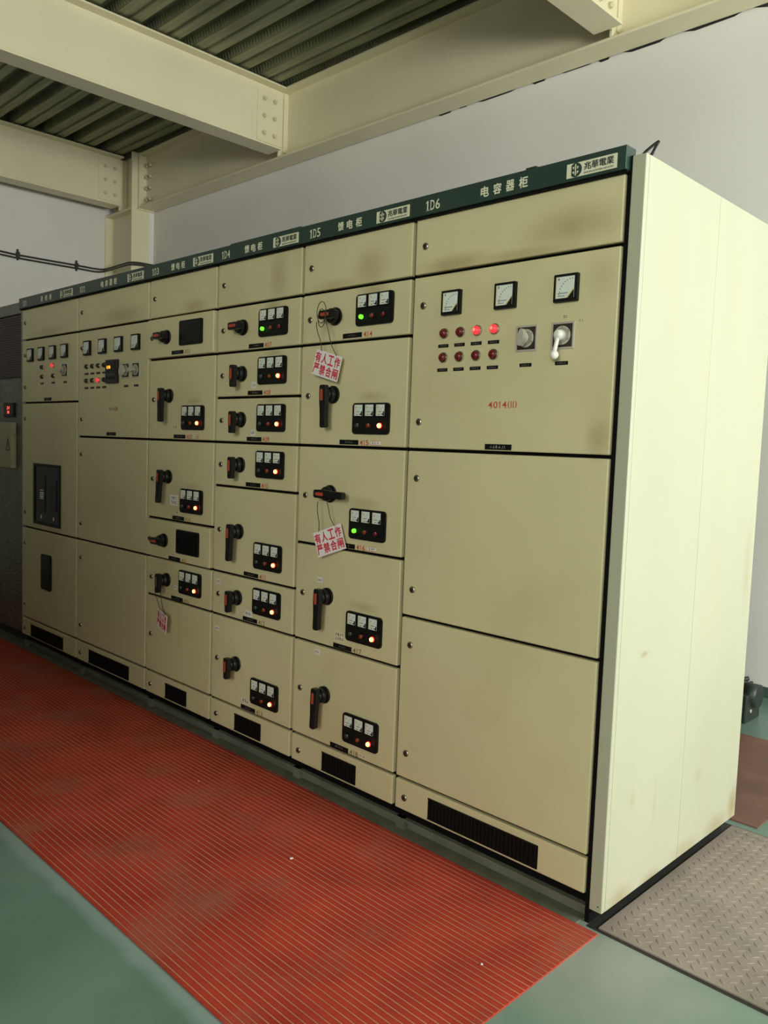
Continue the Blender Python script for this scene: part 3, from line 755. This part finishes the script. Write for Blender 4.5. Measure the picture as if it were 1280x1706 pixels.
# ================================================================== TRANSFORMER ENCLOSURE at the far left
t = tag(link('transformer_enclosure', None, None, (-6.6, .02, 0)), 'dark embossed steel enclosure at the far left with red temperature readout', 'electrical enclosure')
def tp(name, g, pos=(0, 0, 0), parent=None): return link(name, g.mesh(name), parent or t, pos)
g = G()
g.box(0, 2.36, 0, 1.6, .08, 1.74, EMBOSS); g.box(0, 2.36, .02, 1.6, 1.74, 2.17, EMBOSS); g.box(2.325, 2.36, 0, .02, 1.74, 2.17, EMBOSS, .002); g.box(0, .05, 0, .02, 1.74, 2.17, EMBOSS)
g.box(0, 2.36, 0, 1.6, 2.165, 2.237, EMBOSS, .002); g.box(1.17, 1.19, -.001, .02, .08, 2.165, EMBOSS)
tp('body', g)
g = G(); g.box(2.355, 2.362, -.004, .02, .08, 2.237, mat('lit_edge', (.40, .39, .30), .5)); tp('lit_edge_strip', g)  # pale strip paints light falling on the enclosure's right edge
g = G(); g.box(1.22, 2.32, .006, .016, 1.76, 2.155, DKBRN)
for i in range(26): g.box(1.22, 2.32, .002, .006, 1.768 + .015*i, 1.773 + .015*i, mat('dark_brown_bar', (.05, .03, .018), .5))
tp('mesh_window', g)
g = G(); g.box(.05, 1.17, .006, .016, 1.76, 2.155, DKBRN); tp('mesh_window', g)
g = G(); g.box(0, 2.36, .05, 1.6, 0, .08, DKSTEEL); tp('base_frame', g)
g = G(); g.box(-.085, .085, -.012, 0, -.048, .048, BLACK, .002); g.box(-.07, .07, -.0132, -.012, -.036, .036, SCREEN); k = tp('temperature_controller', g, (2.150, 0, 1.545))
g = G(); put_text(g, '31', -.005, .014, .042, .020, LEDR); put_text(g, '28', -.005, -.014, .036, .018, LEDR); tp('led_display', g, (0, -.0133, 0), k)
g = G(); g.box(-.15, .125, -.035, 0, -.150, .150, BOXG, .004); lb = tp('lock_box', g, (2.128, 0, 1.312))
g = G()
for a, b_ in (((-.035, -.035), (.035, -.035)), ((.035, -.035), (0, .04)), ((0, .04), (-.035, -.035))):
    dx, dz = b_[0]-a[0], b_[1]-a[1]; L_ = math.hypot(dx, dz); nx, nz = -dz/L_*.003, dx/L_*.003
    g.poly([(a[0]+nx, a[1]+nz), (b_[0]+nx, b_[1]+nz), (b_[0]-nx, b_[1]-nz), (a[0]-nx, a[1]-nz)], .001, INK)
g.poly([(.002, .015), (-.008, -.006), (-.001, -.004), (-.004, -.026), (.008, 0), (.001, -.002), (.006, .015)], .001, INK)
tp('warning_triangle', g, (.070, -.0352, .005), lb)
g = G()
for z in (.095, -.1): g.box(.125, .140, -.030, -.010, z - .018, z + .018, BOXG, .002)
tp('hinge', g, (0, 0, 0), lb)

# ================================================================== HANGING WARNING BOARDS
def warning(cx, y, cz, wd, ht, roll, yaw, hx, hz, label, loops, tilt=0):
    t = link('warning_board', None, None, (cx, y, cz)); tag(t, label, 'warning sign', 'warning boards hanging on handles')
    rot = Euler((R(tilt), 0, R(yaw))).to_matrix().to_4x4() @ Matrix.Rotation(R(-roll), 4, 'Y')
    g = G(); g.box(-wd/2, wd/2, -.0015, .0015, -ht/2, ht/2, WHITE, .0006); b = link('board', g.mesh('board'), t); b.matrix_local = rot
    g = G()
    for r_, s in ((1, '有人工作'), (-1, '严禁合闸')):
        for i, ch in enumerate(s): put_text(g, ch, (-.37 + .247*i) * wd, r_ * ht * .225, wd * .205, ht * .39, SIGNR, -.0017, bold=0.022)
    l = link('lettering', g.mesh('lettering'), t); l.matrix_local = rot
    g = G()
    for s, wob in ((-1, .006), (1, -.005)):
        p0 = rot @ Vector((s * wd * .30, 0, ht * .46)); p1 = Vector((hx - cx + s * .022, (-.069 if loops else -.050) - y, hz - cz - (.030 if loops else .0185)))
        pts = []
        for k in range(9):
            q = k / 8; p = p0.lerp(p1, q); p.x += wob * math.sin(q * 5.5); p.y -= .004 * math.sin(q * 3.14); pts.append(p)
        g.tube(pts, .0016, CABLE, 5)
    c0 = Vector((hx - cx, -.056 - y, hz - cz))
    for k in range(loops):
        rx, rz, oz = (.026, .040, .004) if k == 0 else (.020, .034, -.018)
        g.tube([c0 + Vector((rx * math.cos(R(a)) + .004*k, -.012 - .003*k, oz + rz * math.sin(R(a)))) for a in range(-20, 361, 20)], .0016, CABLE, 5)
    link('cord', g.mesh('cord'), t)
warning(-1.207, -.034, 1.694, .142, .097, -15, 4, -1.207, 1.885, 'white and red warning board hanging below handle 414 on the second cabinet from right', 2)
warning(-1.166, -.030, 1.024, .150, .098, 20, 6, -1.19, 1.190, 'white and red warning board tilted below the horizontal handle 416', 0)
warning(-2.375, -.040, .497, .114, .090, -10, -8, -2.405, .672, 'small white and red warning board hanging below handle 406 over blank door', 0)

# ================================================================== SMALL THINGS
def smooth(pts, n=6):
    P_ = [Vector(p) for p in pts]; out = []
    for i in range(len(P_) - 1):
        a, b, c_, d_ = P_[max(i-1, 0)], P_[i], P_[i+1], P_[min(i+2, len(P_)-1)]
        for k in range(n):
            t_ = k / n
            out.append(.5 * ((2*b) + (-a + c_)*t_ + (2*a - 5*b + 4*c_ - d_)*t_**2 + (-a + 3*b - 3*c_ + d_)*t_**3))
    out.append(P_[-1]); return out
path = [(-8.262, .2, 3.40), (-8.262, 1.35, 3.368), (-8.262, 1.547, 3.362), (-8.262, 2.218, 3.369), (-8.262, 2.45, 3.371), (-8.20, 2.545, 3.376), (-7.876, 2.545, 3.378), (-7.63, 2.548, 3.380), (-7.604, 2.66, 3.392), (-7.604, 2.78, 3.395), (-7.50, 2.832, 3.380), (-7.205, 2.832, 3.378), (-6.978, 2.832, 3.382), (-6.75, 2.832, 3.34), (-6.62, 2.832, 3.1), (-6.6, 2.832, 2.2), (-6.6, 2.832, .5)]
for k, (dz, lab) in enumerate(((0, 'upper of two dark cables clipped across the left wall and round the column'), (-.034, 'lower of two dark cables clipped across the left wall and round the column'))):
    g = G(); g.tube(smooth([(x, y, z + dz * (1 if x < -8.2 else .7)) for x, y, z in path]), .010, CABLE, 8)
    o = tag(link('wall_cable', g.mesh('wall_cable')), lab, 'cable', 'cables on the left wall')
    if k == 0:
        for y in (1.547, 2.218):
            g = G(); g.box(-8.279, -8.248, y - .018, y + .018, 3.335, 3.395, CABLE, .003); g.box(-8.279, -8.266, y - .012, y + .012, 3.395, 3.425, CABLE, .002); g.box(-8.279, -8.266, y - .012, y + .012, 3.305, 3.335, CABLE, .002)
            link('cable_clip', g.mesh('cable_clip'), o)
# curled black strip standing on the top corner of the last cabinet
g = G()
for s, q in ((0, [(.012, .03, 2.215), (.024, .035, 2.232), (.040, .05, 2.252), (.050, .06, 2.262)]), (1, [(.028, .05, 2.217), (.036, .052, 2.230), (.043, .055, 2.246), (.050, .06, 2.262)])):
    g.tube(smooth(q, 4), .0042, BLACK, 6)
tag(link('curled_strip', g.mesh('curled_strip')), 'dark curled strip sticking up from the top corner of the nearest cabinet', 'strip')
g = G(); g.box(-.362, -.318, .012, .060, 2.243, 2.258, GREYK, .002); g.box(-.360, -.322, .014, .056, 2.258, 2.262, GREYK)
o = tag(link('cable_clamp', g.mesh('cable_clamp')), 'small dark clamp block on top of the 1D6 header', 'clamp')
g = G(); g.cyl((-.318, .03, 2.251), .007, .014, SILVER, 'x', 10); g.cyl((-.310, .03, 2.258), .003, .006, SILVER, 'z', 8); link('clamp_screw', g.mesh('clamp_screw'), o)
for i, (x, lab) in enumerate(((-.415, 'tiny bolt end on the 1D6 header edge, left of the clamp block'), (-.615, 'tiny bolt end on the 1D6 header edge, above the code 1D6'), (-1.885, 'tiny bolt end on the header joint above the code 1D4'))):
    g = G(); g.cyl((x, .01, 2.242), .005, .010, GREYK, 'z', 10); g.cyl((x + .012, .012, 2.242), .004, .008, GREYK, 'z', 8); g.box(x - .012, x + .022, .0, .02, 2.2425, 2.245, GREYK)
    tag(link('bolt_end', g.mesh('bolt_end')), lab, 'bolt', 'bolts on the header tops')
# scraps on the mat and floor
for x, y, s, lab in ((-.865, -.425, .012, 'largest white paper crumb on the red mat, near the middle'), (-1.60, -.315, .006, 'tiny white crumb on the red mat in front of cabinet 1D4'), (-.085, -.395, .008, 'tiny white crumb near the right end of the red mat'), (.02, -.56, .010, 'white paper crumb at the edge of the red mat by the bottom of the photo')):
    g = G(); z0 = .0058 if x < .0 else .0
    v = bmesh.ops.create_icosphere(g.bm, subdivisions=1, radius=s * .5, matrix=Matrix.Translation((x, y, z0 + s * .22)) @ Matrix.Diagonal((1, 1.3, .45, 1)))['verts']
    for q in v: q.co += Vector((random.uniform(-1, 1), random.uniform(-1, 1), random.uniform(-.3, .3))) * s * .12
    g._fin(g.bm.faces, WHITE); tag(link('paper_crumb', g.mesh('paper_crumb')), lab, 'crumb', 'white crumbs on the floor')
# machine behind the row
t = tag(link('machine_drive', None, None, (-.70, 2.36, 0)), 'dark green machine drive with round end on the floor behind the cabinets', 'motor')
g = G(); g.box(-.30, .22, -.12, .10, 0, .17, MOTOR, .012); link('housing', g.mesh('housing'), t)
g = G(); g.box(.22, .235, -.13, .11, 0, .18, MOTOR, .003); g.box(.245, .26, -.13, .11, 0, .18, MOTOR, .003); link('flange', g.mesh('flange'), t)
g = G(); g.box(.26, .31, -.11, .09, 0, .15, MOTOR, .006); g.cyl((.26, 0, .135), .062, .075, MOTOR, 'x', 24, dome=.0); link('end_bell', g.mesh('end_bell'), t)
g = G(); g.tube(smooth([(.10, -.05, .17), (.16, -.06, .205), (.24, -.05, .215), (.28, -.02, .225)], 4), .012, MOTOR, 8); link('conduit', g.mesh('conduit'), t)
g = G(); g.cyl((.31, -.05, .06), .010, .006, SILVER, 'x', 12); link('bolt_head', g.mesh('bolt_head'), t)
